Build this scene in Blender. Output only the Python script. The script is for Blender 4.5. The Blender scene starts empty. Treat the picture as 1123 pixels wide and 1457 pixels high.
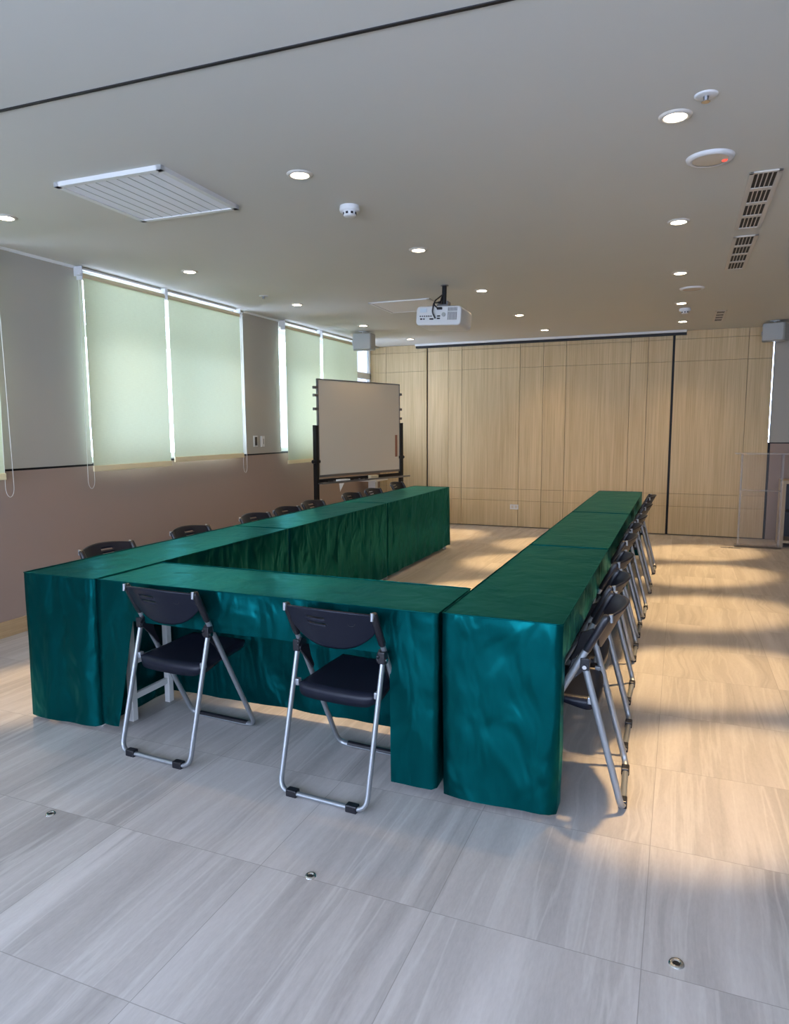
import bpy, bmesh, math, random
from mathutils import Vector, Matrix, noise
R = math.radians
PI = math.pi
scene = bpy.context.scene
col = scene.collection
random.seed(4)

# ------------------------------------------------------------------ helpers
class MB:
    def __init__(s): s.v = []; s.f = []; s.sm = []
    def add(s, vs, fs, smooth=False, M=None):
        b = len(s.v)
        s.v += [tuple(M @ Vector(p)) if M else tuple(p) for p in vs]
        s.f += [tuple(b + i for i in f) for f in fs]
        s.sm += [smooth] * len(fs)
        return s
    def box(s, x0, x1, y0, y1, z0, z1, M=None):
        vs = [(x, y, z) for x in (x0, x1) for y in (y0, y1) for z in (z0, z1)]
        fs = [(0, 1, 3, 2), (4, 6, 7, 5), (0, 4, 5, 1), (2, 3, 7, 6), (0, 2, 6, 4), (1, 5, 7, 3)]
        return s.add(vs, fs, False, M)
    def tube(s, pts, r, seg=10, closed=False, caps=True, M=None, nrm=None, r2=None):
        pts = [Vector(p) for p in pts]; n = len(pts); vs = []; fs = []
        prev = None
        for i, p in enumerate(pts):
            a = pts[(i - 1) % n] if (closed or i > 0) else p
            b = pts[(i + 1) % n] if (closed or i < n - 1) else p
            t = (b - a).normalized()
            if nrm is not None: u = Vector(nrm).normalized()
            elif prev is None:
                u = t.orthogonal().normalized()
            else:
                u = (prev - t * prev.dot(t))
                u = u.normalized() if u.length > 1e-6 else t.orthogonal().normalized()
            prev = u; w = t.cross(u)
            rr = r[i] if isinstance(r, (list, tuple)) else r
            for k in range(seg):
                an = 2 * PI * k / seg
                vs.append(p + u * math.cos(an) * rr + w * math.sin(an) * (r2 or rr))
        m = n if closed else n - 1
        for i in range(m):
            for k in range(seg):
                j = (i + 1) % n
                fs.append((i * seg + k, i * seg + (k + 1) % seg, j * seg + (k + 1) % seg, j * seg + k))
        s.add(vs, fs, True, M)
        if caps and not closed:
            s.add(vs[:seg], [tuple(reversed(range(seg)))], False, M)
            s.add(vs[-seg:], [tuple(range(seg))], False, M)
        return s
    def cyl(s, p0, p1, r0, r1=None, seg=16, M=None):
        return s.tube([p0, p1], [r0, r0 if r1 is None else r1], seg, M=M)
    def lathe(s, prof, seg=28, c=(0, 0, 0), M=None):
        vs = []; fs = []; n = len(prof)
        for k in range(seg):
            a = 2 * PI * k / seg
            for (r, z) in prof: vs.append((c[0] + r * math.cos(a), c[1] + r * math.sin(a), c[2] + z))
        for k in range(seg):
            j = (k + 1) % seg
            for i in range(n - 1): fs.append((k * n + i, j * n + i, j * n + i + 1, k * n + i + 1))
        return s.add(vs, fs, True, M)
    def prism(s, poly, z0, z1, M=None):
        n = len(poly)
        vs = [(x, y, z0) for x, y in poly] + [(x, y, z1) for x, y in poly]
        fs = [tuple(reversed(range(n))), tuple(range(n, 2 * n))] + [(i, (i + 1) % n, n + (i + 1) % n, n + i) for i in range(n)]
        return s.add(vs, fs, False, M)
    def build(s, name, mat, parent=None, bevel=0, segs=2, solid=0, weld=False):
        me = bpy.data.meshes.new(name)
        me.from_pydata(s.v, [], s.f)
        me.polygons.foreach_set('use_smooth', s.sm)
        bm = bmesh.new(); bm.from_mesh(me)
        if weld: bmesh.ops.remove_doubles(bm, verts=bm.verts, dist=1e-5)
        bmesh.ops.recalc_face_normals(bm, faces=bm.faces)
        bm.to_mesh(me); bm.free()
        me.materials.append(mat)
        o = bpy.data.objects.new(name, me); col.objects.link(o)
        if parent: o.parent = parent
        if solid:
            m = o.modifiers.new('thickness', 'SOLIDIFY'); m.thickness = solid; m.offset = -1
        if bevel:
            m = o.modifiers.new('bevel', 'BEVEL'); m.width = bevel; m.segments = segs; m.limit_method = 'ANGLE'; m.angle_limit = R(40)
        return o

def fillet(pts, r, n=6):
    pts = [Vector(p) for p in pts]; out = [pts[0]]
    for i in range(1, len(pts) - 1):
        p = pts[i]; a = (pts[i - 1] - p).normalized(); b = (pts[i + 1] - p).normalized()
        p0 = p + a * r; p1 = p + b * r
        for k in range(n + 1):
            t = k / n; out.append((1 - t) ** 2 * p0 + 2 * t * (1 - t) * p + t * t * p1)
    out.append(pts[-1]); return out

def rrect(x0, x1, y0, y1, r, n=6):
    out = []
    for cx, cy, a0 in ((x1 - r, y1 - r, 0), (x0 + r, y1 - r, 90), (x0 + r, y0 + r, 180), (x1 - r, y0 + r, 270)):
        for k in range(n + 1):
            a = R(a0 + 90 * k / n); out.append((cx + r * math.cos(a), cy + r * math.sin(a)))
    return out

def tag(o, label=None, cat=None, group=None, kind=None):
    if label: o['label'] = label
    if cat: o['category'] = cat
    if group: o['group'] = group
    if kind: o['kind'] = kind
    return o

def thing(name, label, cat, loc=(0, 0, 0), rz=0, group=None, kind=None):
    o = bpy.data.objects.new(name, None); o.empty_display_size = .1; col.objects.link(o)
    o.location = loc; o.rotation_euler = (0, 0, rz)
    return tag(o, label, cat, group, kind)

KIDS = {}
def copy_tree(o, parent=None):
    c = o.copy(); col.objects.link(c)
    if parent: c.parent = parent
    for ch in list(o.children): copy_tree(ch, c)
    return c

# ------------------------------------------------------------------ materials
def mat(name, rgb=(.5, .5, .5), rough=.5, metal=0, spec=.5, **kw):
    m = bpy.data.materials.new(name); m.use_nodes = True
    b = m.node_tree.nodes['Principled BSDF']
    b.inputs['Base Color'].default_value = (*rgb, 1); b.inputs['Roughness'].default_value = rough
    b.inputs['Metallic'].default_value = metal; b.inputs['Specular IOR Level'].default_value = spec
    for k, v in kw.items(): b.inputs[k.replace('_', ' ')].default_value = v
    return m

class NT:
    def __init__(s, m): s.t = m.node_tree; s.b = s.t.nodes['Principled BSDF']
    def n(s, typ, **kw):
        x = s.t.nodes.new(typ)
        for k, v in kw.items():
            if k.startswith('i_'): x.inputs[k[2:].replace('_', ' ')].default_value = v
            else: setattr(x, k, v)
        return x
    def l(s, a, b): s.t.links.new(a, b)
    def math(s, op, a, b=None, c=None):
        x = s.t.nodes.new('ShaderNodeMath'); x.operation = op
        for i, q in enumerate((a, b, c)):
            if q is None: continue
            if isinstance(q, (int, float)): x.inputs[i].default_value = q
            else: s.l(q, x.inputs[i])
        return x.outputs[0]
    def ramp(s, fac, stops):
        x = s.t.nodes.new('ShaderNodeValToRGB'); cr = x.color_ramp
        while len(cr.elements) < len(stops): cr.elements.new(.5)
        for e, (p, c) in zip(cr.elements, stops): e.position = p; e.color = (*c, 1) if len(c) == 3 else c
        s.l(fac, x.inputs[0]); return x.outputs[0]
    def mix(s, fac, a, b, blend='MIX'):
        x = s.t.nodes.new('ShaderNodeMix'); x.data_type = 'RGBA'; x.blend_type = blend
        for i, q in ((0, fac), (6, a), (7, b)):
            if isinstance(q, (int, float)): x.inputs[i].default_value = q
            elif isinstance(q, tuple): x.inputs[i].default_value = (*q, 1)
            else: s.l(q, x.inputs[i])
        return x.outputs[2]
    def noise(s, vec, scale, detail=4, rough=.5, dist=0):
        x = s.t.nodes.new('ShaderNodeTexNoise'); x.inputs['Scale'].default_value = scale
        x.inputs['Detail'].default_value = detail; x.inputs['Roughness'].default_value = rough
        x.inputs['Distortion'].default_value = dist
        if vec is not None: s.l(vec, x.inputs['Vector'])
        return x.outputs['Fac']
    def bump(s, h, strength=.2, dist=.01):
        x = s.t.nodes.new('ShaderNodeBump'); x.inputs['Strength'].default_value = strength
        x.inputs['Distance'].default_value = dist; s.l(h, x.inputs['Height']); s.l(x.outputs[0], s.b.inputs['Normal'])
    def coord(s, kind='Object'):
        return s.t.nodes.new('ShaderNodeTexCoord').outputs[kind]
    def mapping(s, vec, scale=(1, 1, 1), rot=(0, 0, 0), loc=(0, 0, 0)):
        x = s.t.nodes.new('ShaderNodeMapping'); s.l(vec, x.inputs['Vector'])
        x.inputs['Scale'].default_value = scale; x.inputs['Rotation'].default_value = rot; x.inputs['Location'].default_value = loc
        return x.outputs[0]

def plaster(name, rgb, rough=.85):
    m = mat(name, rgb, rough, spec=.25); t = NT(m); c = t.coord()
    f = t.noise(c, 1.3, 4); f2 = t.noise(c, 90, 3)
    t.l(t.mix(t.math('MULTIPLY', f, .22), rgb, tuple(k * .8 for k in rgb)), t.b.inputs['Base Color'])
    t.bump(f2, .06, .003); return m

M = {}
M['ceiling'] = plaster('ceiling_paint', (.60, .595, .545))
M['wall_grey'] = plaster('wall_paper_grey', (.42, .40, .355))
M['white_paint'] = plaster('white_paint', (.78, .78, .76))
M['taupe'] = plaster('wainscot_taupe', (.34, .255, .215), .6)
M['black'] = mat('black_gap', (.006, .006, .007), .6)
M['black_plastic'] = mat('black_plastic', (.010, .010, .014), .35)
M['navy_plastic'] = mat('dark_navy_plastic', (.008, .010, .019), .38, spec=.24)
M['black_metal'] = mat('black_metal', (.012, .012, .013), .4, .3)
M['silver'] = mat('silver_paint_tube', (.36, .38, .40), .42, .7)
M['chrome'] = mat('chrome', (.7, .7, .7), .2, 1)
M['grey_metal'] = mat('grey_metal', (.22, .22, .23), .4, .8)
M['white_plastic'] = mat('white_plastic', (.68, .68, .67), .4)
M['grey_plastic'] = mat('speaker_grey', (.36, .375, .365), .5)
M['white_metal'] = mat('white_metal', (.72, .72, .70), .4)
M['beige'] = mat('beige_plastic', (.62, .55, .44), .5)
M['vent'] = mat('vent_cream', (.58, .54, .48), .5)
M['panel_white'] = mat('panel_white', (.80, .81, .86), .5)
M['felt'] = mat('cream_felt', (.68, .58, .38), .9)
M['bar'] = mat('blind_bar_cream', (.86, .74, .46), .6)
M['paper'] = mat('paper', (.86, .86, .84), .8)
M['red_led'] = mat('red_led', (.6, .05, .04), .3, Emission_Color=(1, .08, .05, 1), Emission_Strength=1.5)
M['lamp'] = mat('lamp_lens', (1, .9, .75), .5, Emission_Color=(1, .86, .64, 1), Emission_Strength=26)
M['brown_strip'] = mat('brown_strip', (.30, .13, .08), .6)
M['pull_cord'] = mat('pull_cord', (.75, .75, .72), .5)
M['sticker'] = mat('pale_sticker', (.55, .63, .68), .5)

# floor tiles 0.6 m
m = mat('stone_tile', rough=.42, spec=.38); t = NT(m); c = t.coord()
sep = t.n('ShaderNodeSeparateXYZ'); t.l(c, sep.inputs[0])
gx = t.math('DIVIDE', t.math('ADD', sep.outputs[0], .04), .6); gy = t.math('DIVIDE', t.math('SUBTRACT', sep.outputs[1], 1.825), .6)
cmb = t.n('ShaderNodeCombineXYZ'); t.l(t.math('FLOOR', gx), cmb.inputs[0]); t.l(t.math('FLOOR', gy), cmb.inputs[1])
wn = t.n('ShaderNodeTexWhiteNoise', noise_dimensions='3D'); t.l(cmb.outputs[0], wn.inputs['Vector'])
off = t.n('ShaderNodeVectorMath', operation='SCALE'); off.inputs['Scale'].default_value = 37
t.l(wn.outputs['Color'], off.inputs[0])
vsum_ = t.n('ShaderNodeVectorMath', operation='ADD'); t.l(c, vsum_.inputs[0]); t.l(off.outputs[0], vsum_.inputs[1]); vsum = vsum_.outputs[0]
# a slow bend, so the veins wander a little
bend = t.math('MULTIPLY', t.math('SUBTRACT', t.noise(vsum, 1.5, 2), .5), t.math('MULTIPLY', t.math('POWER', wn.outputs['Value'], 3), .35))
cb = t.n('ShaderNodeCombineXYZ'); t.l(bend, cb.inputs[0])
va = t.n('ShaderNodeVectorMath', operation='ADD'); t.l(c, va.inputs[0]); t.l(cb.outputs[0], va.inputs[1])
vb = t.n('ShaderNodeVectorMath', operation='ADD'); t.l(va.outputs[0], vb.inputs[0]); t.l(off.outputs[0], vb.inputs[1])
v1 = t.noise(t.mapping(vb.outputs[0], (4.5, .35, 1)), 1.6, 6, .55, .15)
v2 = t.noise(t.mapping(vb.outputs[0], (7, .32, 1)), 1.5, 4, .5, .1)
v3 = t.noise(t.mapping(vb.outputs[0], (60, 14, 1)), 2.2, 3, .6)
base = t.ramp(v1, [(.28, (.32, .295, .28)), (.5, (.455, .425, .405)), (.72, (.60, .565, .545))])
lines = t.ramp(v2, [(.46, (0, 0, 0)), (.495, (1, 1, 1)), (.53, (0, 0, 0))])
dark = t.ramp(v2, [(.60, (0, 0, 0)), (.66, (1, 1, 1)), (.70, (0, 0, 0))])
cc = t.mix(t.math('MULTIPLY', lines, .5), base, (.62, .60, .57))
cc = t.mix(t.math('MULTIPLY', dark, .5), cc, (.26, .24, .225))
cc = t.mix(.22, cc, t.ramp(v3, [(.3, (.34, .31, .29)), (.7, (.55, .52, .49))]))
cc = t.mix(t.math('MULTIPLY', wn.outputs['Value'], .16), cc, (.33, .31, .29))
def edge(g):
    fr = t.math('FRACT', g); return t.math('MINIMUM', fr, t.math('SUBTRACT', 1, fr))
ed = t.math('MINIMUM', edge(gx), edge(gy))
gm = t.math('LESS_THAN', ed, .0022)
cc = t.mix(t.math('MULTIPLY', gm, .65), cc, (.22, .205, .19))
t.l(cc, t.b.inputs['Base Color'])
t.l(t.math('ADD', t.math('MULTIPLY', v3, .12), .36), t.b.inputs['Roughness'])
t.bump(t.math('SUBTRACT', t.math('MULTIPLY', v3, .25), gm), .12, .002)
M['floor'] = m

def veneer(name, a, b, vertical=True, rough=.5):
    m = mat(name, a, rough, spec=.2); t = NT(m); c = t.coord()
    sc = (60, 60, .9) if vertical else (1.2, 1.2, 60)
    f = t.noise(t.mapping(c, sc), 1.5, 5, .6, .2); f2 = t.noise(t.mapping(c, (3, 3, .25)), 2, 3)
    f3 = t.math('ADD', t.math('MULTIPLY', f, .7), t.math('MULTIPLY', f2, .3))
    t.l(t.ramp(f3, [(.35, b), (.62, a)]), t.b.inputs['Base Color']); t.bump(f, .05, .002)
    return m
M['veneer'] = veneer('oak_veneer', (.66, .51, .30), (.48, .355, .195))
M['veneer_base'] = veneer('oak_baseboard', (.52, .37, .21), (.40, .27, .14), False)
M['cabinet_wood'] = veneer('cabinet_wood', (.55, .44, .31), (.44, .34, .22))

# satin table cloth
m = mat('teal_satin', (.0, .09, .085), .30, metal=.8, spec=.4); t = NT(m); c = t.coord()
w = t.noise(t.mapping(c, (1, 1, .55), (.75, .6, .2)), 6.8, 2, .45, .5); w2 = t.noise(t.mapping(c, (1.2, 1, .4), (-.6, -.7, .3)), 14, 2, .4, .4); wv = t.noise(c, 700, 1)
t.l(t.mix(t.noise(c, 3, 2), (.0005, .056, .058), (.0005, .080, .082)), t.b.inputs['Base Color'])
# the sheet lies taut on the table top and hangs loose below it
sz = t.n('ShaderNodeSeparateXYZ'); t.l(c, sz.inputs[0])
taut = t.math('SUBTRACT', 1, t.math('MULTIPLY', t.math('GREATER_THAN', sz.outputs[2], .7425), .72))
t.bump(t.math('ADD', t.math('MULTIPLY', t.math('ADD', w, t.math('MULTIPLY', w2, .14)), taut), t.math('MULTIPLY', wv, .004)), .58, .055)
t.b.inputs['Specular Tint'].default_value = (.15, 1, 1, 1)
M['cloth'] = m

# roller blind fabric: lets daylight through
m = bpy.data.materials.new('blind_fabric'); m.use_nodes = True; nt = m.node_tree; nt.nodes.clear()
class T2(NT):
    def __init__(s, m): s.t = m.node_tree
t = T2(m); c = t.coord()
f = t.noise(t.mapping(c, (1, 14, 160)), 1.4, 4, .6); f2 = t.noise(t.mapping(c, (1, 160, 14)), 1.4, 3, .6)
colr = t.mix(t.math('ADD', t.math('MULTIPLY', f, .6), t.math('MULTIPLY', f2, .4)), (.60, .64, .42), (.76, .84, .60))
d = t.n('ShaderNodeBsdfDiffuse'); tr = t.n('ShaderNodeBsdfTranslucent'); t.l(colr, d.inputs[0]); t.l(colr, tr.inputs[0])
mx = t.n('ShaderNodeMixShader'); mx.inputs[0].default_value = .115; t.l(d.outputs[0], mx.inputs[1]); t.l(tr.outputs[0], mx.inputs[2])
out = t.n('ShaderNodeOutputMaterial'); t.l(mx.outputs[0], out.inputs[0]); M['blind'] = m

def clear(name, tint, refl, milky=0, milk=(.8, .8, .8)):
    m = bpy.data.materials.new(name); m.use_nodes = True; m.node_tree.nodes.clear(); t = T2(m)
    a = t.n('ShaderNodeBsdfTransparent'); a.inputs[0].default_value = (*tint, 1)
    g = t.n('ShaderNodeBsdfGlossy'); g.inputs['Roughness'].default_value = .03
    fr = t.n('ShaderNodeFresnel'); fr.inputs[0].default_value = 1.3
    mx = t.n('ShaderNodeMixShader'); t.l(t.math('MULTIPLY', fr.outputs[0], refl), mx.inputs[0]); t.l(a.outputs[0], mx.inputs[1]); t.l(g.outputs[0], mx.inputs[2])
    o = mx.outputs[0]
    if milky:
        dd = t.n('ShaderNodeBsdfDiffuse'); dd.inputs[0].default_value = (*milk, 1)
        m2 = t.n('ShaderNodeMixShader'); m2.inputs[0].default_value = milky; t.l(o, m2.inputs[1]); t.l(dd.outputs[0], m2.inputs[2]); o = m2.outputs[0]
    out = t.n('ShaderNodeOutputMaterial'); t.l(o, out.inputs[0]); return m
M['glass'] = clear('window_glass', (.95, .97, .97), .8)
M['acrylic'] = clear('clear_acrylic', (.95, .94, .94), .25, .05)
M['acrylic_edge'] = clear('acrylic_edge', (.93, .92, .92), .4, .2)

# ------------------------------------------------------------------ room
H = 2.692; WX = -4.348; BY = 9.983; FY = -2.4; RX = 2.6
def struct(o, label): return tag(o, label, None, None, 'structure')

struct(MB().box(-5.2, RX + .3, FY - .3, 10.4, -.1, 0).build('floor', M['floor']), 'grey stone tile floor')
struct(MB().box(-5.2, RX + .3, FY - .3, 10.4, H, H + .1).build('ceiling', M['ceiling']), 'plain off-white ceiling')

# left wall: upper part with window openings, wainscot below
wins = [(-2.6, -.2, False), (1.15, 3.42, True), (4.215, 6.36, True), (7.07, BY - .002, True)]
SILL = 1.178; TOP = 2.672
XI = WX + .006; XO = WX - .19
b = MB(); y = FY
for (a, c_, bl) in wins:
    b.box(XO, XI, y, a, SILL, H)
    b.box(XO, XI, a, c_, TOP, H); y = c_
b.box(XO, XI, BY + .05, BY + .1, SILL, H)
struct(b.build('wall_left', M['wall_grey']), 'pale grey upper wall with the windows')
struct(MB().box(XO, WX, FY, BY + .1, 0, SILL - .016).build('trim_1', M['taupe']), 'taupe wainscot below the windows')
struct(MB().box(XO, WX - .012, FY, BY + .1, SILL - .016, SILL).build('trim_2', M['black']), 'dark shadow gap above the wainscot')
struct(MB().box(WX, WX + .014, FY, BY - .03, 0, .112).build('baseboard_left', M['veneer_base'], bevel=.002), 'oak baseboard along the left wall')

for i, (a, c_, bl) in enumerate(wins):
    w_ = thing('window_%d' % (i + 1), 'white framed window in the left wall', None, (0, 0, 0), kind='structure'); del_ = None
    xa, xb = XO + .01, XO + .055
    f = MB(); s = .05
    f.box(xa, xb, a, a + s, SILL, TOP).box(xa, xb, c_ - s, c_, SILL, TOP).box(xa, xb, a, c_, SILL, SILL + s).box(xa, xb, a, c_, TOP - .035, TOP)
    f.box(xa, xb, a, c_, 2.20, 2.29)
    mid = (a + c_) / 2
    f.box(xa, xb, mid - .03, mid + .03, SILL, TOP)
    f.build('window_frame', M['white_metal'], w_, bevel=.004)
    MB().box(XO + .028, XO + .034, a + s, c_ - s, SILL + s, TOP - .03).build('pane', M['glass'], w_)

struct(MB().box(XO - .85, XO - .02, FY, BY + .1, 2.70, 2.79).build('trim_13', M['white_paint']), 'unseen eave added outside to dim the upper part of the blinds')  # added overhang: holds back sky so the blinds darken towards the top
struct(MB().box(XI, XI + .012, FY, 4.20, H - .02, H).box(XI, XI + .012, 6.375, 7.06, H - .02, H).build('trim_14', M['white_paint']), 'white edging strip between wall and ceiling')
struct(MB().box(-5.7, -4.82, 9.3, 11.2, -.1, 2.69).build('trim_15', mat('sky_block_white', (.88, .88, .87), .9)), 'pale slab added outside to block part of the sky at the far window')  # invented slab: cuts daylight on the left panelling, still looks bright through the gap
# wall behind the camera: big glazed front
gx0, gx1, gz0, gz1 = -3.9, 2.2, .8, 2.62
b = MB().box(WX - .17, gx0, FY - .15, FY, 0, H).box(gx1, RX + .1, FY - .15, FY, 0, H).box(gx0, gx1, FY - .15, FY, gz1, H).box(gx0, gx1, FY - .15, FY, 0, gz0)
struct(b.build('wall_front', M['wall_grey']), 'wall around the glazed front')
w_ = thing('window_5', 'wide glazed front behind the camera', None, kind='structure')
f = MB()
for k in range(6):
    x = gx0 + (gx1 - gx0) * k / 5; f.box(x - .03, x + .03, FY - .1, FY - .04, gz0, gz1)
f.box(gx0, gx1, FY - .1, FY - .04, gz0, gz0 + .06).box(gx0, gx1, FY - .1, FY - .04, gz1 - .06, gz1)
f.build('window_frame', M['white_metal'], w_)
MB().box(gx0, gx1, FY - .075, FY - .069, gz0, gz1).build('pane', M['glass'], w_)

struct(MB().box(RX, RX + .1, FY, 10.3, 0, H).build('wall_right', M['wall_grey']), 'pale grey right wall')
# back wall: solid behind the veneer, then the short grey stretch on the right with a slit of daylight
struct(MB().box(WX - .19, 1.035, BY + .045, BY + .12, 0, H).build('wall_back', M['black']), 'dark backing behind the oak panelling')
b = MB().box(1.049, RX + .1, BY + .03, BY + .09, 1.247, H)
b.box(1.035, 1.049, BY + .03, BY + .09, 2.62, H)
struct(b.build('trim_3', M['wall_grey']), 'pale grey upper wall right of the panelling')
struct(MB().box(1.06, RX + .1, BY + .02, BY + .09, 0, 1.232).build('trim_4', M['taupe']), 'taupe wainscot right of the panelling')
struct(MB().box(1.035, RX + .1, BY + .05, BY + .09, 1.232, 1.247).build('trim_5', M['black']), 'dark shadow gap above the right wainscot')
struct(MB().box(1.035, 1.06, BY + .05, BY + .09, 0, 1.232).build('trim_6', M['black']), 'dark gap beside the panelling')
w_ = thing('window_6', 'narrow slit of daylight beside the panelling', None, kind='structure')
MB().box(1.035, 1.049, BY + .075, BY + .08, 1.247, 2.62).build('pane', M['glass'], w_)

def boards(x0, x1, xs, zs, yf, name, label, ztop=H - .002):
    g = .0045; b = MB()
    X = [x0] + xs + [x1]; Z = [.012] + zs + [ztop]
    for i in range(len(X) - 1):
        for j in range(len(Z) - 1):
            b.box(X[i] + (g / 2 if i else 0), X[i + 1] - (g / 2 if i < len(X) - 2 else 0), yf, yf + .03,
                  Z[j] + (.0015 if j else 0), Z[j + 1] - (.0015 if j < len(Z) - 2 else 0))
    return struct(b.build(name, M['veneer'], bevel=.001, segs=1), label)
ZS = [.39, .56, 2.30, 2.585]
boards(WX - .19, -3.575, [-4.235], ZS, BY + .012, 'trim_7', 'oak veneer panelling left of the sliding panels')
boards(-3.548, -.142, [-3.225, -3.017, -2.156, -1.824, -1.51, -.662, -.44], ZS, BY, 'trim_8', 'wide oak veneer sliding panels', H - .03)
boards(-.112, 1.03, [.752], ZS, BY + .008, 'trim_9', 'oak veneer panelling on the right')
struct(MB().box(-3.72, .02, BY - .06, BY - .002, 2.634, H - .028).build('trim_10', M['black']), 'black ceiling track above the sliding panels')
struct(MB().box(-3.72, .02, BY - .1, BY - .002, H - .028, H - .0005).build('trim_12', M['white_paint']), 'white strip painted for the soft ceiling glow above the black track')  # white paint stands in for the soft glow on the ceiling here
# ceiling slot near the camera
b = MB(); ang = math.atan2(.07, 1.984)
Mr = Matrix.Translation((-1.528, 2.121, H)) @ Matrix.Rotation(ang, 4, 'Z')
b.box(-2.75, 3.9, -.007, .007, -.004, .003, M=Mr)
struct(b.build('trim_11', M['black']), 'black slot running across the ceiling')

# ------------------------------------------------------------------ roller blinds
def blind(y0, y1, zb, label, sw=0, chain_side=0, zt=2.612):
    X = WX + .065
    r = thing('roller_blind', label, 'blind', (X, (y0 + y1) / 2, zt), 0, 'cream roller blinds on the left wall')
    h = (y1 - y0) / 2; n = 24
    f = MB(); vs = []; fs = []
    ny, nz = 14, 22
    for j in range(nz + 1):
        for i in range(ny + 1):
            yy = -h + .012 + (2 * h - .024) * i / ny; z = -.0 + (zb - zt + .02) * j / nz
            x = .022 + .003 * math.sin(yy * 5 + j * .12) * (j / nz) * (1 + sw)
            vs.append((x, yy, z))
    for j in range(nz):
        for i in range(ny):
            a = j * (ny + 1) + i; fs.append((a, a + 1, a + ny + 2, a + ny + 1))
    f.add(vs, fs, True); f.build('fabric', M['blind'], r)
    MB().cyl((0, -h + .008, 0), (0, h - .008, 0), .026, seg=18).build('roller', M['felt'], r)
    MB().box(.015, .030, -h + .01, h - .01, zb - zt - .014, zb - zt + .032).build('bottom_bar', M['bar'], r, bevel=.004)
    for s in (-1, 1):
        MB().box(-.055, .03, s * h - .005, s * h + .005, .0, .074).box(-.03, .03, s * h - .005, s * h + .005, -.03, .01).build('bracket', M['white_plastic'], r, bevel=.006)
    MB().box(-.05, -.02, -h, h, .058, .074).build('rail', M['white_metal'], r, bevel=.003)
    if chain_side:
        yc = chain_side * (h + .016); zl = .98 - zt; hw = .033
        pts = [(.02, yc - .014, -.01)]
        pts += [(.02, yc - .014 - (hw - .014) * k / 6, -.01 + (zl + .08 + .01) * k / 6) for k in range(1, 7)]
        for k in range(1, 12):
            a = PI * k / 12; pts.append((.02, yc - hw * math.cos(a), zl + .08 - .07 * math.sin(a)))
        pts += [(.02, yc + hw - (hw - .014) * k / 6, zl + .08 - (zl + .09) * k / 6) for k in range(0, 7)]
        MB().tube(pts, .0016, 6, closed=False).build('pull_chain', M['pull_cord'], r)
        MB().tube([(.02, yc, 0), (.02, yc, .012)], .022, 12).build('chain_wheel', M['white_plastic'], r)
    return r
blind(2.25, 3.385, 1.125, 'cream roller blind cut by the left edge of the photo', 0, 1)
blind(1.12, 2.2, 1.125, 'cream roller blind on the window beside the camera, outside the photo')
blind(4.138, 5.068, 1.135, 'pale roller blind left of the pair on the middle window, hanging slightly lower', 0, -1)
blind(5.092, 6.20, 1.165, 'pale roller blind right of the pair on the middle window, beside the wall switches', 0, 1)
blind(7.075, 7.93, 1.05, 'cream roller blind on the far window, left of the whiteboard', 0, 0)
blind(7.985, 9.03, 1.05, 'cream roller blind on the far window, partly hidden behind the whiteboard top')

# wall switches
for k, (yy, z, lab, dark) in enumerate(((6.53, 1.315, 'white framed dark control panel on the grey wall between windows', True), (6.672, 1.31, 'white wall switch on the grey wall, right of the dark control panel', False))):
    r = thing('wall_switch', lab, 'switch', (XI, yy, z), 0, 'wall controls between the windows')
    MB().box(0, .012, -.036, .036, -.06, .06).build('plate', M['white_plastic'], r, bevel=.003)
    MB().box(.0118, .016, -.022, .022, -.047, .047).build('rocker', M['black_plastic'] if dark else M['white_plastic'], r, bevel=.002)
    if not dark: MB().box(.0158, .0175, -.006, .006, -.03, .03).build('indicator', M['grey_metal'], r)
# socket on panelling
r = thing('wall_socket', 'white double wall socket low on the oak panelling', 'socket', (-2.208, BY, .30))
MB().box(-.062, .062, -.010, 0, -.036, .036).build('plate', M['white_plastic'], r, bevel=.003)
for s in (-1, 1): MB().box(s * .026 - .016, s * .026 + .016, -.012, -.0095, -.02, .02).build('outlet', M['beige'], r)

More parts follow.
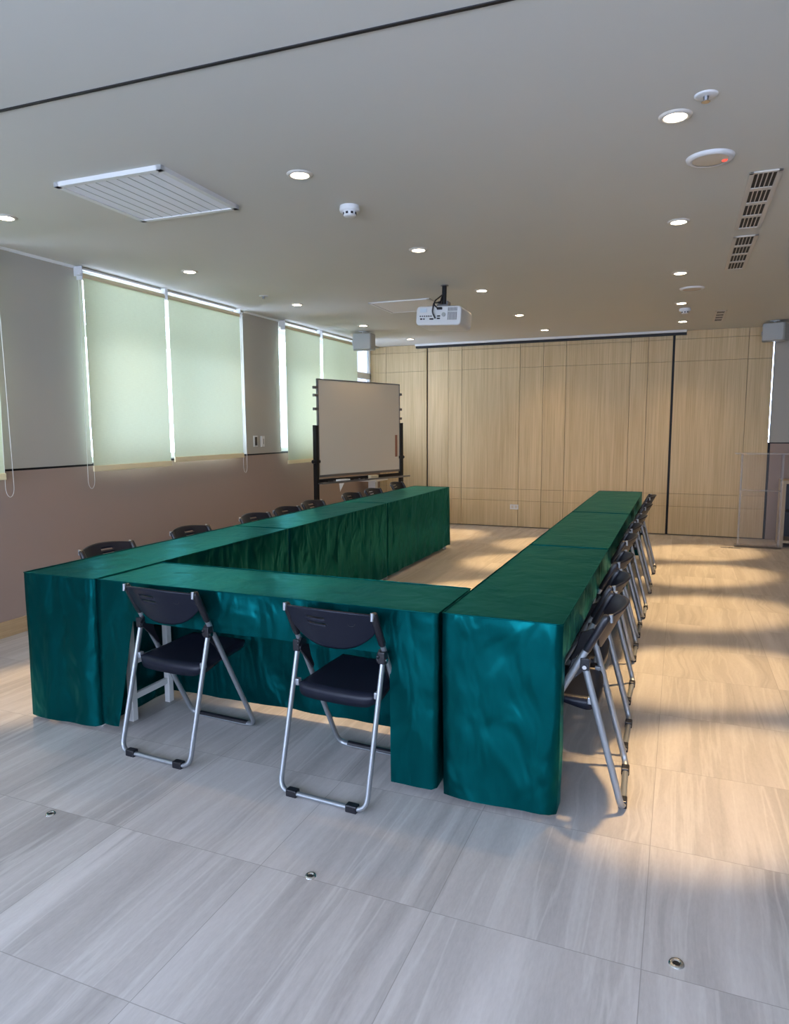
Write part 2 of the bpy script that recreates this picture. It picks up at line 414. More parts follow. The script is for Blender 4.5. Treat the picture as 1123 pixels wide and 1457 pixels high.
# ------------------------------------------------------------------ ceiling fittings
lights = [('right', [(-.072, 3.176), (-.064, 4.742), (-.056, 6.277), (-.046, 7.777), (-.032, 9.103)]),
          ('middle', [(-1.788, 3.146), (-1.755, 4.739), (-1.73, 6.329), (-1.712, 7.844), (-1.665, 9.14)]),
          ('left', [(-3.727, 3.072), (-3.655, 4.647), (-3.628, 6.273), (-3.622, 7.847), (-3.56, 9.275)])]
ordw = ['nearest', 'second', 'third', 'fourth', 'farthest']
where = {'right': 'right-hand row of ceiling lights, above the right tables', 'middle': 'middle row of ceiling lights, in line with the projector', 'left': 'left-hand row of ceiling lights, beside the windows'}
first = None
SPOT_W = 430
for row, L in lights:
    for k, (x, y) in enumerate(L):
        lab = '%s round recessed downlight of the %s' % (ordw[k], where[row])
        if first is None:
            first = r = thing('downlight', lab, 'ceiling light', (x, y, H), 0, 'recessed downlights')
            MB().lathe([(.043, -.002), (.045, -.008), (.052, -.009), (.062, -.006), (.065, 0)], 32).build('trim_ring', M['vent'], r)
            MB().lathe([(0, -.0075), (.026, -.0085), (.0445, -.006)], 28).build('lens', M['lamp'], r)
        else:
            r = copy_tree(first); r.location = (x, y, H); r['label'] = lab
        ld = bpy.data.lights.new('downlight_beam', 'SPOT'); ld.energy = SPOT_W * {('middle', 0): .5, ('left', 0): .6}.get((row, k), 1); ld.color = (1, .66, .31)
        ld.spot_size = R(25.5); ld.spot_blend = .65; ld.shadow_soft_size = .045
        lo = bpy.data.objects.new('downlight_beam', ld); col.objects.link(lo); lo.location = (x, y, H - .03)
        dv = Vector((.5 if row == 'left' else .26, -.2 if k == 0 else -.41, -2.66)); lo.rotation_euler = dv.to_track_quat('-Z', 'Y').to_euler(); lo.scale = (1.5, 1, 1)
        sd = ld.copy(); sd.spot_size = R(120); sd.spot_blend = 1; sd.energy = 34 * (.45 if row == 'left' else .7 if k == 0 else 1)
        so = bpy.data.objects.new('downlight_spill', sd); col.objects.link(so); so.location = lo.location

# smoke detectors
def smoke(x, y, lab, s=1):
    r = thing('smoke_detector', lab, 'smoke detector', (x, y, H), 0, 'smoke detectors')
    MB().lathe([(0, -.03 * s), (.056 * s, -.03 * s), (.058 * s, -.02 * s), (.055 * s, 0)], 28).build('base', M['white_plastic'], r)
    MB().lathe([(0, -.056 * s), (.03 * s, -.056 * s), (.036 * s, -.05 * s), (.038 * s, -.03 * s)], 24).build('chamber', M['white_plastic'], r)
    b = MB()
    for k in range(8):
        b.box(-.007 * s, .007 * s, .034 * s, .0385 * s, -.047 * s, -.035 * s, M=Matrix.Rotation(2 * PI * k / 8, 4, 'Z'))
    b.build('vent', M['black_plastic'], r)
smoke(-1.78, 3.69, 'white smoke detector on the ceiling above the left tables, nearer one')
smoke(-.011, 8.15, 'small white detector on the ceiling near the sliding panels', 1.0)

# sprinklers
def sprinkler(x, y, lab):
    r = thing('sprinkler', lab, 'sprinkler', (x, y, H), 0, 'ceiling sprinklers')
    MB().lathe([(0, -.006), (.034, -.006), (.042, -.003), (.043, .002)], 28).build('rosette', M['white_plastic'], r)
    MB().cyl((0, 0, -.004), (0, 0, -.022), .011, .008).build('head', M['grey_metal'], r)
    MB().cyl((0, 0, -.024), (0, 0, -.0255), .016).build('deflector', M['chrome'], r)
sprinkler(.037, 3.03, 'small white sprinkler rosette on the ceiling beside the nearest right downlight')
sprinkler(-3.688, 5.756, 'small sprinkler on the ceiling above the middle window blinds')
# round ceiling speakers
def cspk(x, y, lab, led):
    r = thing('ceiling_speaker', lab, 'speaker', (x, y, H), 0, 'round ceiling speakers')
    MB().lathe([(.078, -.014), (.088, -.016), (.102, -.010), (.106, 0)], 36).build('ring', M['white_plastic'], r)
    MB().lathe([(0, -.015), (.05, -.015), (.080, -.012)], 36).build('grille', M['beige'], r)
    if led: MB().lathe([(0, -.019), (.010, -.018), (.014, -.012)], 14, (.062, .02, 0)).build('indicator_lamp', M['red_led'], r)
cspk(.075, 3.709, 'round ceiling speaker with a beige face and red indicator', True)
cspk(.042, 7.0, 'plain round ceiling speaker far back above the right aisle', False)

# air vents
def vent(x0, x1, y0, y1, lab):
    r = thing('air_vent', lab, 'vent', ((x0 + x1) / 2, (y0 + y1) / 2, H), 0, 'slotted air vents in the right ceiling')
    w, l = (x1 - x0) / 2, (y1 - y0) / 2
    f = MB(); fw = .022; z0, z1 = -.008, 0
    f.box(-w, -w + fw, -l, l, z0, z1).box(w - fw, w, -l, l, z0, z1).box(-w, w, -l, -l + fw, z0, z1).box(-w, w, l - fw, l, z0, z1)
    f.build('frame', M['vent'], r, bevel=.002)
    MB().box(-w + fw, w - fw, -l + fw, l - fw, -.002, -.0005).build('backing', M['black'], r)
    b = MB(); n = 4; il = l - fw
    for k in range(1, n):
        y = -il + 2 * il * k / n; b.box(-w + fw, w - fw, y - .022, y + .022, -.007, -.001)
    iw = w - fw
    for k in range(6):
        x = -iw + 2 * iw * k / 5; b.box(x - .046 * iw, x + .046 * iw, -il, il, -.0065, -.001)
    b.build('slats', M['vent'], r)
vent(.262, .412, 3.99, 5.06, 'nearest long slotted air vent in the ceiling at the right')
vent(.268, .418, 5.25, 6.30, 'second slotted air vent in the ceiling at the right')
vent(.293, .41, 8.44, 9.25, 'farthest small slotted air vent near the oak panelling')

# square ceiling panels
def cpanel(x0, x1, y0, y1, lab, hang, ribs=True):
    r = thing('ceiling_panel', lab, 'ceiling panel', ((x0 + x1) / 2, (y0 + y1) / 2, H), R(1.5), 'square ribbed ceiling panels')
    w, l = (x1 - x0) / 2, (y1 - y0) / 2; f = MB(); fw = .03
    f.box(-w, -w + fw, -l, l, -hang, 0).box(w - fw, w, -l, l, -hang, 0).box(-w, w, -l, -l + fw, -hang, 0).box(-w, w, l - fw, l, -hang, 0)
    f.build('frame', M['white_plastic'], r)
    MB().box(-w + fw, w - fw, -l + fw, l - fw, -hang * .75, -.001).build('panel', M['panel_white'] if ribs else M['white_plastic'], r)
    if not ribs: return r
    b = MB()
    for k in range(1, 9):
        x = -w + fw + 2 * (w - fw) * k / 9; b.box(x - .002, x + .002, -l + fw, l - fw, -hang * .75 - .0015, -hang * .7)
    b.build('ribs', M['grey_plastic'], r)
    return r
cpanel(-3.0, -2.335, 2.765, 3.425, 'white square ribbed ceiling panel nearest the camera', .022)
cpanel(-2.94, -2.30, 6.48, 7.12, 'plain square ceiling panel behind the projector', .012, False)

# projector
r = thing('projector', 'white projector hanging from a ceiling mount, ports facing the camera', 'projector', (-1.972, 5.97, 2.49), R(-2))
r.rotation_euler = (R(-3), R(3), R(-2))
Mx = Matrix.Rotation(PI / 2, 4, 'X')
b = MB().prism(rrect(-.207, .207, -.165, 0, .035), -.17, .13, M=Mx)
b.build('body', M['white_plastic'], r, bevel=.014, segs=3)
yb = -.131
b = MB().box(.085, .17, yb - .004, yb, -.12, -.055).build('vent_grille', M['grey_metal'], r)
g2 = MB().box(.085, .17, yb - .004, yb, -.045, -.018).build('vent_grille', M['grey_metal'], r)
b = MB()
for k in range(7): b.box(.085 + .0125 * k, .089 + .0125 * k, yb - .006, yb - .003, -.12, -.018)
b.build('grille_bars', M['white_plastic'], r)
for k in range(6):
    MB().cyl((-.165 + .02 * k, yb + .002, -.088), (-.165 + .02 * k, yb - .005, -.088), .0055, seg=10).build('socket', M['black_plastic'], r)
for (x, z, w) in ((-.155, -.112, .010), (-.13, -.112, .006), (-.06, -.112, .018), (.005, -.088, .014), (.005, -.108, .014)):
    MB().box(x - w, x + w, yb - .005, yb + .002, z - .006, z + .006).build('port', M['black_plastic'], r, bevel=.002)
MB().cyl((.05, yb + .002, -.075), (.05, yb - .004, -.075), .018, seg=18).build('speaker_grille', M['grey_plastic'], r)
MB().box(-.17, -.11, yb - .003, yb + .001, -.055, -.02).build('sticker', M['sticker'], r)
MB().box(-.012, .035, yb - .02, yb + .001, -.035, -.015).build('power_plug', M['black_plastic'], r, bevel=.004)
MB().cyl((.03, .131, -.085), (.03, .155, -.085), .05, .045, seg=24).build('lens', M['black_plastic'], r)
MB().tube(fillet([(-.02, yb - .012, -.11), (-.045, yb - .03, -.06), (-.04, yb - .02, .02), (-.03, -.02, .05), (-.01, 0, .16)], .02), .007, 8).build('cable', M['black_plastic'], r)
MB().tube(fillet([(.0, yb - .018, -.025), (-.035, yb - .028, 0), (-.035, yb - .01, .04), (-.01, -.02, .12)], .02), .006, 8).build('cable', M['black_plastic'], r)
b = MB().box(-.14, .12, -.05, -.03, .004, .016).box(-.14, .12, .03, .05, .004, .016).box(-.05, .05, -.05, .05, .014, .03)
b.box(-.045, -.03, -.04, .04, .03, .06).box(.03, .045, -.04, .04, .03, .06)
b.build('mount_bracket', M['grey_metal'], r, bevel=.002)
Mp = Matrix.Rotation(R(-3), 4, 'Y')
MB().cyl((0, 0, .02), (0, 0, .215), .021, seg=16, M=Mp).build('mount_pole', M['black_metal'], r)
MB().cyl((0, 0, .196), (0, 0, .2), .035, seg=24, M=Mp).build('ceiling_plate', M['grey_metal'], r)

# loudspeakers on ceiling brackets
def box_speaker(loc, rz, lab):
    r = thing('wall_speaker', lab, 'speaker', loc, rz, 'white box loudspeakers')
    MB().prism([(-.15, .09), (-.12, -.07), (-.10, -.09), (.10, -.09), (.12, -.07), (.15, .09), (.11, .11), (-.11, .11)], -.235, -.03).build('cabinet', M['grey_plastic'], r, bevel=.016, segs=3)
    Mz = Matrix.Rotation(PI / 2, 4, 'X')
    MB().prism(rrect(-.108, .108, -.225, -.04, .02), .088, .094, M=Mz).build('grille', M['grey_plastic'], r, bevel=.002)
    MB().box(-.1285, -.1245, -.068, -.02, -.18, -.12).build('badge', M['chrome'], r)
    MB().box(-.006, .006, -.02, .02, -.05, .0).box(-.05, .05, -.04, .04, -.006, .0).build('bracket', M['white_metal'], r, bevel=.001)
    return r
box_speaker((-3.85, 8.33, H), R(14), 'white box loudspeaker under the ceiling above the whiteboard')
box_speaker((.985, 9.52, H), R(-16), 'white box loudspeaker under the ceiling at the right edge')

# ------------------------------------------------------------------ tables and cloths
TH = .745
def cloth(loc, rz, L, W, p0, p1, hem, seed, label, flare=(.0, .0, .0, .0), taper=(.0, .0), drop=.035, bot=None, pinch=None):
    """outer side (local -y) is open between the end strips p0 and p1; flare: outer, right end, inner, left end"""
    o = MB(); hx, hy = L / 2, W / 2
    nx = max(24, int(L / .028)); ny = 16; rows = 30
    rng = random.Random(seed)
    p0 = max(1, round(p0 / L * nx)) * L / nx; p1 = max(1, round(p1 / L * nx)) * L / nx
    # perimeter points: (x, y, normal, side, s along side 0..1)
    per = []
    for i in range(nx): per.append((-hx + L * i / nx, -hy, 0, i / nx))
    for i in range(ny): per.append((hx, -hy + W * i / ny, 1, i / ny))
    for i in range(nx): per.append((hx - L * i / nx, hy, 2, i / nx))
    for i in range(ny): per.append((-hx, hy - W * i / ny, 3, i / ny))
    N = len(per); nrm = [(0, -1), (1, 0), (0, 1), (-1, 0)]
    off = Vector((seed * 3.7, seed * 1.3, 0))
    khem = max(6, int(round(rows * (TH - hem) / (TH - drop))))
    zs = [TH - (TH - hem) * k / khem for k in range(khem + 1)] + [hem - (hem - drop) * (k + 1) / (rows - khem) for k in range(rows - khem)]
    vs = []
    for k, z in enumerate(zs):
        t = (TH - z) / (TH - drop)
        for (x, y, sd, s) in per:
            nx_, ny_ = nrm[sd]
            w_ = min(1, s / .08, (1 - s) / .08) if sd in (0, 2) else min(1, s / .15, (1 - s) / .15)
            # corner normal blend
            n0 = Vector((nx_, ny_, 0))
            if w_ < 1:
                oth = nrm[(sd - 1) % 4] if s < .5 else nrm[(sd + 1) % 4]
                n0 = (n0 * (.5 + .5 * w_) + Vector((oth[0], oth[1], 0)) * (.5 - .5 * w_))
            al = x if sd in (0, 2) else y
            fold = noise.noise(Vector((al * 6.5 + seed * 11, z * .8, sd * 5 + seed)))
            fold2 = noise.noise(Vector((al * 15 + seed * 7, z * 6, sd * 9 + seed)))
            fl = flare[sd]
            a = fl * (t ** .8) * (1 + .1 * math.sin(s * PI))
            amp = (.014 if fl > 0 else .003)
            d = a + amp * t * fold + .0035 * fold2 * min(1, t * 5) * (1 if fl > 0 else .4)
            if fl > 0: d = max(d, -.002)
            xx, yy = x, y
            if sd == 0:                       # the strips either side of the opening narrow downwards
                if x < -hx + p0 + 1e-5: xx = -hx + (x + hx) * (1 - taper[0] * max(0, (TH - z - .1)) / (TH - drop))
                elif x > hx - p1 - 1e-5: xx = hx - (hx - x) * (1 - taper[1] * max(0, (TH - z - .1)) / (TH - drop))
            zz = z
            if sd == 0 and k > 2 and k <= khem and (-hx + p0 < x < hx - p1): zz = z + .010 * noise.noise(Vector((x * 2.2, seed, 3))) * k / khem
            if k == len(zs) - 1: zz += .008 * noise.noise(Vector((al * 3, sd * 3, seed))) + (.0 if bot is None else bot[sd] * (s - .5))
            if k == 0: d = 0; zz = TH - .001
            elif k == 1: zz -= .0; d = max(d, .001)
            qx, qy = xx + n0.x * d, yy + n0.y * d
            if pinch:                         # (which end, outer amount, inner amount): cloth draws in towards the hem near that end
                e_ = max(0, 1 - (hx - x * pinch[0]) / .4)
                qy += t * e_ * (pinch[1] if y < 0 else -pinch[2]) * min(1, abs(y) / hy)
            vs.append((qx, qy, zz))
    fs = []
    def is_open(i, k):
        x, y, sd, s = per[i]; x2 = per[(i + 1) % N][0]
        return sd == 0 and k >= khem and x >= -hx + p0 - 1e-6 and (x2 <= hx - p1 + 1e-6)
    for k in range(len(zs) - 1):
        for i in range(N):
            if is_open(i, k): continue
            j = (i + 1) % N
            fs.append((k * N + i, (k + 1) * N + i, (k + 1) * N + j, k * N + j))
    o.add(vs, fs, True)
    # top sheet
    tv = []; tf = []
    for j in range(ny + 1):
        for i in range(nx + 1):
            x = -hx + L * i / nx; y = -hy + W * j / ny
            e = min(1, (hx - abs(x)) / .05, (hy - abs(y)) / .05)
            z = TH - .001 + e * (.0015 + .0022 * noise.noise(Vector((x * 4 + seed, y * 7, seed))))
            tv.append((x, y, z))
    for j in range(ny):
        for i in range(nx):
            a = j * (nx + 1) + i; tf.append((a, a + 1, a + nx + 2, a + nx + 1))
    o.add(tv, tf, True)
    c = o.build('tablecloth', M['cloth'], None)
    c.location = loc; c.rotation_euler = (0, 0, rz)
    # stitched edge all round the top
    e = [(x + nrm[sd][0] * .001, y + nrm[sd][1] * .001, TH + .0005 + .0012 * noise.noise(Vector((x * 30, y * 30, seed)))) for (x, y, sd, s) in per]
    MB().tube(e, .0028, 6, closed=True).build('edge_piping', M['cloth'], c)
    tag(c, label, 'tablecloth', 'teal satin tablecloths')
    return c

def table(loc, rz, L, W, label):
    r = thing('folding_table', label, 'table', loc, rz, 'folding tables under teal cloths')
    hx, hy = L / 2 - .012, W / 2 - .014
    MB().box(-hx, hx, -hy, hy, .715, .741).build('tabletop', M['white_metal'], r, bevel=.003)
    for s in (-1, 1):
        x = s * (hx - .035)
        for yy in (-hy + .125, hy - .03):
            MB().box(x - .016, x + .016, yy - .018, yy + .018, .0, .715).build('leg', M['white_metal'], r, bevel=.003)
        for z in (.12, .30):
            MB().box(x - .010, x + .010, -hy + .143, hy - .048, z - .016, z + .016).build('cross_bar', M['white_metal'], r, bevel=.003)
        MB().box(x - .016, x + .016, -hy + .143, hy - .048, .685, .715).build('top_rail', M['white_metal'], r)
    return r

# right row (outer side faces +x), left row (outer side faces -x), front table (outer side faces the camera)
RXc = (-.8149 - .3626) / 2; LXc = (-2.9983 - 2.5411) / 2; TW = .452
ry = [2.4623, 4.1451, 5.9142, 7.9932]; ly = [2.4341, 4.213, 6.0066, 7.9244]
nm = ['nearest', 'middle', 'farthest']
for k in range(3):
    y0, y1 = ry[k] + (.004 if k else 0), ry[k + 1] - .004
    fl = [.006, .004, .004, .004]
    fl[3] = .030 if k == 0 else -.001; fl[1] = .02 if k == 2 else -.001
    cloth((RXc, (y0 + y1) / 2, 0), PI / 2, y1 - y0, TW, .09, .08, .60, 11 + k,
          '%s teal satin cloth of the right-hand table row' % nm[k], fl, drop=.026 if k == 0 else .04, pinch=(-1, .012, .028) if k == 0 else None)
    table((RXc, (y0 + y1) / 2, 0), PI / 2, y1 - y0, TW, '%s folding table of the right-hand row, under its teal cloth' % nm[k])
    y0, y1 = ly[k] + (.004 if k else 0), ly[k + 1] - .004
    fl = [.015, .0, .003, .0]
    fl[1] = .028 if k == 0 else -.001; fl[3] = .02 if k == 2 else -.001
    cloth((LXc, (y0 + y1) / 2, 0), -PI / 2, y1 - y0, TW, .08, .09, .60, 31 + k,
          '%s teal satin cloth of the left-hand table row' % nm[k], fl, drop=.022 if k == 0 else .045, pinch=(1, .03, 0) if k == 0 else None)
    table((LXc, (y0 + y1) / 2, 0), -PI / 2, y1 - y0, TW, '%s folding table of the left-hand row, under its teal cloth' % nm[k])
fx0, fx1 = -2.530, -.829
cloth(((fx0 + fx1) / 2, (2.4435 + 2.8932) / 2, 0), 0, fx1 - fx0, .45, .222, .198, .565, 57,
      'teal satin cloth of the front cross table, open in the middle behind the two chairs', [.016, -.001, .012, -.001], (.62, .05), drop=.04)
table(((fx0 + fx1) / 2, (2.4435 + 2.8932) / 2, 0), 0, fx1 - fx0, .45, 'front folding table joining the two rows, white legs showing')

# ------------------------------------------------------------------ folding chairs
def make_chair():
    r = thing('folding_chair', 'x', 'chair', group='black folding chairs')
    S = .195
    def fy(z): return .235 - .531 * (z - .012)
    def fp(s, z): return (s * S, fy(z), z)
    ft = [fp(-1, .748), fp(-1, .014), fp(1, .014), fp(1, .748)]
    MB().tube(fillet(ft, .05), .0132, 12, nrm=(0, 1, .531), r2=.0095).build('front_frame', M['silver'], r)
    rt = [(-S, -.083, .565), (-S, -.235, .0135), (S, -.235, .0135), (S, -.083, .565)]
    MB().tube(fillet(rt, .05), .0132, 12, nrm=(0, .5515, -.152), r2=.0095).build('rear_frame', M['silver'], r)
    MB().tube([(-.145, .235, .0145), (.145, .235, .0145)], .0135, 10).build('bar_sleeve', M['black_plastic'], r)
    for s in (-1, 1):
        MB().box(s * .135 - .024, s * .135 + .024, -.251, -.219, .0, .030).build('foot_pad', M['black_plastic'], r, bevel=.004)
        MB().tube([fp(s, .618), fp(s, .628), fp(s, .742), fp(s, .756), fp(s, .760)], [.013, .0155, .0155, .0145, .009], 12).build('grip_sleeve', M['black_plastic'], r)
        MB().tube([(s * S, fy(.76) - .013, .734), (s * S, fy(.76) - .009, .764)], [.006, .008], 10).build('end_cap', M['silver'], r)
        # pivot bracket with a short arm down the front tube
        b = MB(); x0 = s * (S - .019) if s > 0 else s * (S - .003)
        Mb = Matrix.Translation((s * (S - .013), 0, 0))
        b.prism([(-.108, .575), (-.085, .60), (-.035, .578), (-.012, .50), (.012, .455), (.002, .445), (-.035, .49), (-.078, .535)], -.006, .006,
                M=Mb @ Matrix(((0, 0, 1, 0), (1, 0, 0, 0), (0, 1, 0, 0), (0, 0, 0, 1))))
        b.box(s * S - .014, s * S + .014, -.102, -.068, .545, .592)
        b.cyl((s * (S - .022), -.084, .558), (s * (S + .016), -.084, .558), .014, seg=14)
        b.build('pivot_bracket', M['black_plastic'], r, bevel=.003)
        MB().cyl((s * (S + .013), -.084, .558), (s * (S + .0185), -.084, .558), .008, seg=12).build('rivet', M['chrome'], r)
        MB().box(s * .182 - .010, s * .182 + .010, -.122, -.096, .408, .436).build('seat_hinge', M['silver'], r, bevel=.004)
    # back plate: bowed backwards, bottom edge curved, two slots
    nu, nv = 44, 20; vs = []; fs = []
    for j in range(nv + 1):
        v = j / nv
        for i in range(nu + 1):
            u = -1 + 2 * i / nu
            zb = .597 + .085 * abs(u) ** 2.6; ztp = .757 + .017 * (1 - u * u)
            z = ztp + (zb - ztp) * v
            y = fy(z) - .050 * (1 - u * u) - .004
            vs.append((u * .187, y, z))
    for j in range(nv):
        for i in range(nu):
            u = -1 + 2 * (i + .5) / nu
            if -.42 < u < .06 and j in (4, 7): continue
            a = j * (nu + 1) + i; fs.append((a, a + 1, a + nu + 2, a + nu + 1))
    b = MB(); b.add(vs, fs, True); bk = b.build('backrest', M['navy_plastic'], r, solid=.008)
    # raised round maker's mark on the rear of the plate
    u = .60; z = .718; y = fy(z) - .050 * (1 - u * u) - .014
    e = MB(); nrm_ = Vector((u * .5, -1, -.35)).normalized()
    Me = Matrix.Translation((u * .187, y + .003, z)) @ nrm_.to_track_quat('Z', 'Y').to_matrix().to_4x4()
    e.lathe([(.0125, -.003), (.0125, .0015), (.0145, .0015), (.0145, -.003)], 20, M=Me)
    e.box(-.006, -.002, -.007, .007, -.003, .001, M=Me).box(.002, .006, -.007, .007, -.003, .001, M=Me)
    e.build('emblem', M['black_plastic'], bk)
    # seat: dished, rounded, rear lip turned down
    vs = []; fs = []; nu, nv = 20, 22
    def se(u, v):
        # superellipse outline
        k = 11.0; m_ = max(abs(u), abs(v))
        if m_ > 1e-6:
            q = (abs(u) ** k + abs(v) ** k) ** (1 / k); f = m_ / q
        else: f = 1
        return u * f, v * f
    for j in range(nv + 1):
        for i in range(nu + 1):
            u, v = se(-1 + 2 * i / nu, -1 + 2 * j / nv)
            x = u * (.180 - .004 * v) * (1 - .06 * max(0, v) ** 3); y = .052 + v * .180 - .012 * (1 - u * u) * max(0, -v)
            ed = max(abs(u), abs(v))
            z = .436 + .010 * v - .010 * (1 - u * u) * (1 - v * v) - .014 * max(0, (ed - .88) / .12) ** 2
            vs.append((x, y, z))
    W1 = nu + 1
    for j in range(nv):
        for i in range(nu):
            a = j * W1 + i; fs.append((a, a + 1, a + W1 + 1, a + W1))
    rim = [i for i in range(W1)] + [j * W1 + nu for j in range(1, nv + 1)] + [nv * W1 + i for i in range(nu - 1, -1, -1)] + [j * W1 for j in range(nv - 1, 0, -1)]
    base = len(vs); n = len(rim)
    for a in rim:
        x, y, z = vs[a]; vs.append((x * .985, .06 + (y - .06) * .985, z - .016 - .022 * max(0, (.0 - y) / .12)))
    for k in range(n): fs.append((rim[k], rim[(k + 1) % n], base + (k + 1) % n, base + k))
    b = MB(); b.add(vs, fs, True); b.build('seat', M['navy_plastic'], r, solid=.005)
    return r

def face(y_axis_deg): return R(y_axis_deg)
CH = make_chair()
used = [False]
def put(x, y, rz, label, group):
    o = CH if not used[0] else copy_tree(CH); used[0] = True
    o.location = (x, y, 0); o.rotation_euler = (0, 0, R(rz)); o['label'] = label; o['group'] = group
    return o
gF, gR, gL = 'folding chairs at the front cross table', 'folding chairs along the right-hand tables', 'folding chairs along the left-hand tables'
put(-2.068, 2.510, -2.7, 'black folding chair at the left of the front cross table', gF)
put(-1.220, 2.477, -3.2, 'black folding chair at the middle of the front cross table, nearest the camera', gF)
o_ = ['nearest', 'second', 'third', 'fourth', 'fifth', 'sixth', 'seventh', 'farthest']
for k, (x, y, a) in enumerate(((-.388, 2.786, 92), (-.412, 3.283, 90), (-.433, 3.85, 89), (-.45, 4.566, 90.5), (-.453, 5.10, 90), (-.44, 5.645, 89), (-.432, 6.50, 91), (-.428, 7.40, 90))):
    put(x, y, a, '%s black folding chair from the camera along the right-hand tables' % o_[k], gR)
for k, (x, y, a) in enumerate(((-2.985, 3.13, -91), (-2.985, 3.90, -89), (-2.985, 4.70, -90), (-2.985, 5.19, -90.5), (-3.04, 5.755, -89.5), (-3.04, 6.59, -90), (-3.045, 7.16, -90), (-3.14, 8.12, -89))):
    put(x, y, a, '%s black folding chair from the camera along the left-hand tables, only its back top showing' % o_[k], gL)

# ------------------------------------------------------------------ whiteboard on a stand
A = Vector((-3.985, 7.31, 0)); Bv = Vector((-3.525, 8.76, 0)); d = Bv - A; wl = d.length; ang = math.atan2(d.y, d.x)
mid = (A + Bv) / 2
r = thing('whiteboard', 'mobile whiteboard on a black stand in the far left corner', 'whiteboard', (mid.x, mid.y, 0), ang)
# local +x along the board to the far end, local -y towards the room
hw = wl / 2; z0, z1 = .868, 2.035
MB().box(-hw + .015, hw - .015, -.010, .010, z0 + .012, z1 - .012).build('writing_surface', mat('whiteboard_face', (.66, .60, .49), .4, spec=.3), r)
f = MB(); f.box(-hw, hw, -.014, .014, z1 - .014, z1).box(-hw, hw, -.014, .014, z0, z0 + .03).box(-hw, -hw + .016, -.014, .014, z0, z1).box(hw - .016, hw, -.014, .014, z0, z1)
f.build('board_frame', M['grey_metal'], r, bevel=.002)
MB().box(hw - .10, hw - .055, -.0135, -.0095, 1.07, 1.36).build('brown_strip', M['brown_strip'], r)
for s, ph in ((-1, 1.49), (1, 1.52)):
    x = s * (hw + .032)
    MB().box(x - .024, x + .024, -.026, .026, .05, ph).build('post', M['black_metal'], r, bevel=.004)
    MB().box(x - .026, x + .026, -.25, .25, .045, .085).build('foot', M['black_metal'], r, bevel=.006)
    for yy in (-.22, .22):
        MB().cyl((x - .012, yy, .026), (x + .012, yy, .026), .026, seg=16).build('caster', M['black_plastic'], r)
    MB().cyl((x - .055 * 1, 0, 1.06), (x + .055, 0, 1.06), .022, seg=14).build('pivot_knob', M['black_plastic'], r, bevel=.004)
    for z in ((1.93, 1.84, 1.68) if s < 0 else (1.90, 1.70, 1.58)):
        b = MB(); b.box(s * hw - .004, s * hw + .004 + s * .04, -.016, .016, z - .016, z + .016) if s > 0 else b.box(-hw - .058, -hw + .004, -.016, .016, z - .016, z + .016)
        b.build('clip', M['grey_metal'], r, bevel=.003)
MB().box(-hw - .03, hw + .10, -.105, -.016, z0 - .075, z0 - .062).box(-hw - .03, hw + .10, -.109, -.103, z0 - .075, z0 - .05).build('pen_tray', M['grey_metal'], r, bevel=.002)
MB().box(-hw - .01, hw + .01, -.012, .012, z0 - .062, z0 - .02).build('lower_rail', M['black_metal'], r, bevel=.003)
def wbw(x, y, z): return Matrix.Translation((mid.x, mid.y, 0)) @ Matrix.Rotation(ang, 4, 'Z') @ Vector((x, y, z))
zt = z0 - .062
e = thing('board_eraser', 'cream felt eraser on the whiteboard tray', 'eraser', wbw(.16, -.06, zt), ang)
MB().box(-.075, .075, -.025, .025, 0, .022).build('felt', M['felt'], e, bevel=.004)
MB().box(-.075, .075, -.027, .027, .022, .045).build('grip', M['felt'], e, bevel=.006)
p = MB().box(-.09, .09, -.035, .035, 0, .025).build('paper_stack', M['paper'], None, bevel=.002)
p.location = wbw(-.40, -.06, zt); p.rotation_euler = (0, 0, ang); tag(p, 'white paper stack lying on the whiteboard tray', 'paper')
for k, (x, mt) in enumerate(((-.60, 'black_plastic'), (-.15, 'black_plastic'))):
    mk = thing('marker', ['dark marker at the left end of the whiteboard tray', 'dark marker on the whiteboard tray beside the eraser'][k], 'marker', wbw(x, -.05, zt + .009), ang)
    MB().cyl((-.06, 0, 0), (.035, 0, 0), .009, seg=12).build('barrel', M[mt], mk)
    MB().cyl((.035, 0, 0), (.066, 0, 0), .0095, seg=12).build('cap', M['grey_metal'], mk)
# paper corner hanging off the tray front
q = MB(); q.add([(0, 0, 0), (.085, 0, 0), (.012, -.004, -.10), (0, -.1, .004), (.13, -.1, .004)][:3], [(0, 1, 2)])
q = q.build('paper_sheet', M['paper'], None, solid=.0012); q.location = wbw(-.52, -.111, zt - .018); q.rotation_euler = (0, 0, ang)
tag(q, 'white paper corner hanging from the front of the whiteboard tray', 'paper')
# small white pedestal table behind it
r = thing('pedestal_table', 'small white pedestal table in the corner behind the whiteboard', 'table', (-4.17, 9.32, 0))
MB().box(-.15, .15, -.22, .22, .685, .715).build('tabletop', M['white_metal'], r, bevel=.004)
MB().box(-.055, .055, -.05, .05, .02, .685).build('post', M['white_metal'], r, bevel=.004)
MB().box(-.14, .14, -.18, .18, 0, .02).build('base', M['white_metal'], r, bevel=.004)

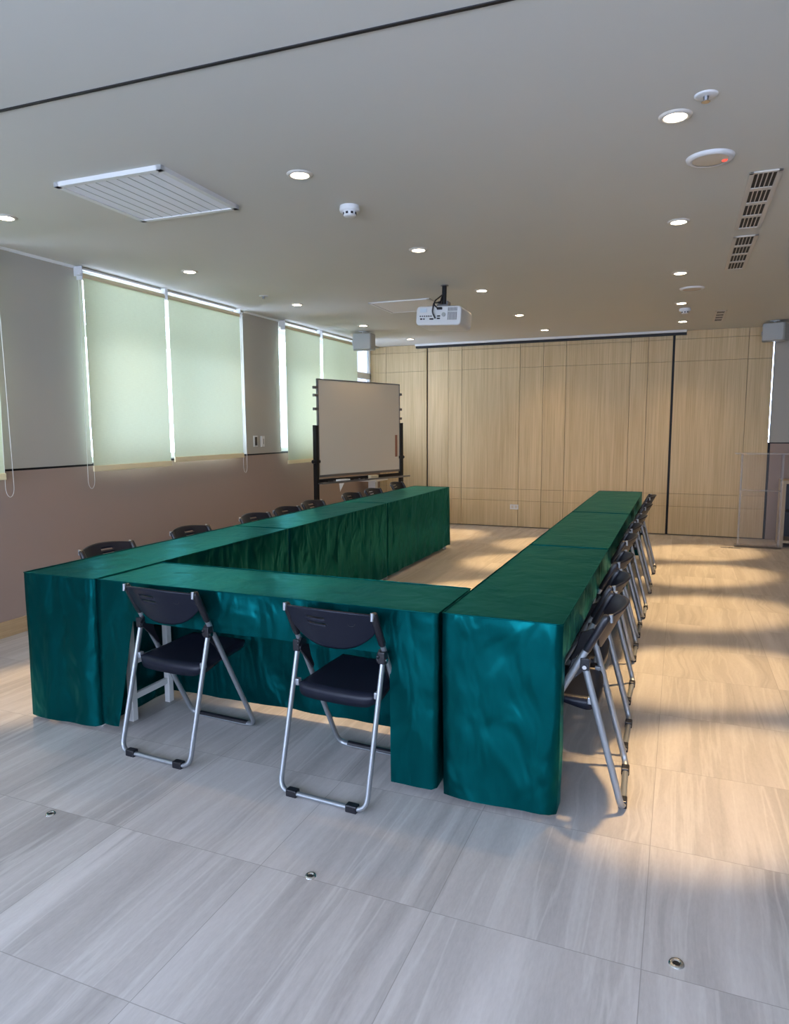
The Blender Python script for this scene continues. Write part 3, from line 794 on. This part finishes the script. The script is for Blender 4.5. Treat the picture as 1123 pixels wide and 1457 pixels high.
# ------------------------------------------------------------------ right corner: acrylic lectern, cabinet
r = thing('acrylic_lectern', 'clear acrylic lectern standing before the oak panelling at the right', 'lectern', (.91, 9.26, 0))
MB().box(-.215, .215, -.004, .004, .02, 1.12).build('front_panel', M['acrylic'], r)
for s in (-1, 1):
    MB().box(s * .215 - .005, s * .215 + .005, .004, .13, .02, 1.12).build('side_panel', M['acrylic'], r)
    MB().box(s * .217 - .011, s * .217 + .011, -.009, -.004, .02, 1.12).build('edge_strip', M['acrylic_edge'], r)
MB().box(-.21, .21, .004, .12, .68, .69).build('shelf', M['acrylic_edge'], r)
MB().box(-.29, .34, -.04, .14, 1.12, 1.135).build('top', M['acrylic_edge'], r)
MB().box(-.25, .25, -.03, .14, 0, .02).build('base', M['acrylic'], r)
r = thing('side_cabinet', 'pale wood open cabinet cut by the right edge of the photo', 'cabinet', (1.52, 9.62, 0))
b = MB().box(-.36, -.325, -.2, .2, 0, .80).build('side_panel', M['cabinet_wood'], r, bevel=.002)
MB().box(.325, .36, -.2, .2, 0, .80).build('side_panel', M['cabinet_wood'], r, bevel=.002)
MB().box(-.325, .325, -.2, .2, .765, .80).build('top', M['cabinet_wood'], r, bevel=.002)
MB().box(-.325, .325, -.2, .2, .05, .08).build('bottom_shelf', M['cabinet_wood'], r)
MB().box(-.325, .325, .185, .2, .08, .765).build('back_panel', M['black_plastic'], r)
MB().box(-.325, .325, -.17, .18, .40, .42).build('shelf', M['black_plastic'], r)

# ------------------------------------------------------------------ floor anchors
def anchor(x, y, s, lab, plate=False):
    r = thing('floor_anchor', lab, 'floor fitting', (x, y, 0), 0, 'small round metal fittings in the floor')
    MB().lathe([(.010 * s, .0015), (.012 * s, .004), (.019 * s, .004), (.022 * s, 0)], 24).build('ring', M['chrome'], r)
    MB().lathe([(0, .0008), (.011 * s, .001)], 20).build('hole', M['black'], r)
    if plate: MB().box(-.11, .11, -.03, .03, 0, .002).build('cover_plate', M['grey_metal'], r)
anchor(-2.156, 1.794, .85, 'small round metal fitting in the floor at the lower left')
anchor(-1.058, 1.839, .85, 'small round metal fitting in the floor below the middle chair')
anchor(.048, 1.882, .95, 'small round metal fitting in the floor at the lower right, worn tile around it')
anchor(.611, 9.15, 1.3, 'metal floor box with a shiny centre near the lectern', True)

# ------------------------------------------------------------------ light
W = bpy.data.worlds.new('sky'); scene.world = W; W.use_nodes = True
bg = W.node_tree.nodes['Background']; bg.inputs[0].default_value = (.615, .715, 1.0, 1); bg.inputs[1].default_value = 14.8
def portal(loc, rot, sx, sy):
    ld = bpy.data.lights.new('daylight_portal', 'AREA'); ld.shape = 'RECTANGLE'; ld.size = sx; ld.size_y = sy; ld.cycles.is_portal = True
    o = bpy.data.objects.new('daylight_portal', ld); col.objects.link(o); o.location = loc; o.rotation_euler = rot
for (a, c_, bl) in wins:
    portal((XO + .005, (a + c_) / 2, (SILL + TOP) / 2), (0, R(-90), 0), TOP - SILL, c_ - a)
portal(((gx0 + gx1) / 2, FY - .12, (gz0 + gz1) / 2), (R(90), 0, 0), gx1 - gx0, gz1 - gz0)

# ------------------------------------------------------------------ camera
yaw, pit, rol, fpx, h = R(22.337), R(6.8705), R(-.2913), 986.656, 1.4469
F = Vector((-math.sin(yaw) * math.cos(pit), math.cos(yaw) * math.cos(pit), -math.sin(pit)))
R0 = Vector((math.cos(yaw), math.sin(yaw), 0)); U0 = R0.cross(F)
Rv = R0 * math.cos(rol) + U0 * math.sin(rol); Uv = Rv.cross(F)
cd = bpy.data.cameras.new('camera'); co = bpy.data.objects.new('camera', cd); col.objects.link(co)
cd.sensor_fit = 'VERTICAL'; cd.sensor_height = 36; cd.lens = fpx / 1457 * 36; cd.clip_start = .05
co.matrix_world = Matrix(((Rv.x, Uv.x, -F.x, 0), (Rv.y, Uv.y, -F.y, 0), (Rv.z, Uv.z, -F.z, h), (0, 0, 0, 1)))
scene.camera = co
scene.view_settings.view_transform = 'Standard'; scene.view_settings.look = 'None'
scene.view_settings.gamma = 1; scene.view_settings.exposure = 0
scene.cycles.use_denoising = True
scene.cycles.max_bounces = 10; scene.cycles.diffuse_bounces = 6; scene.cycles.transparent_max_bounces = 12
scene.cycles.sample_clamp_indirect = 6
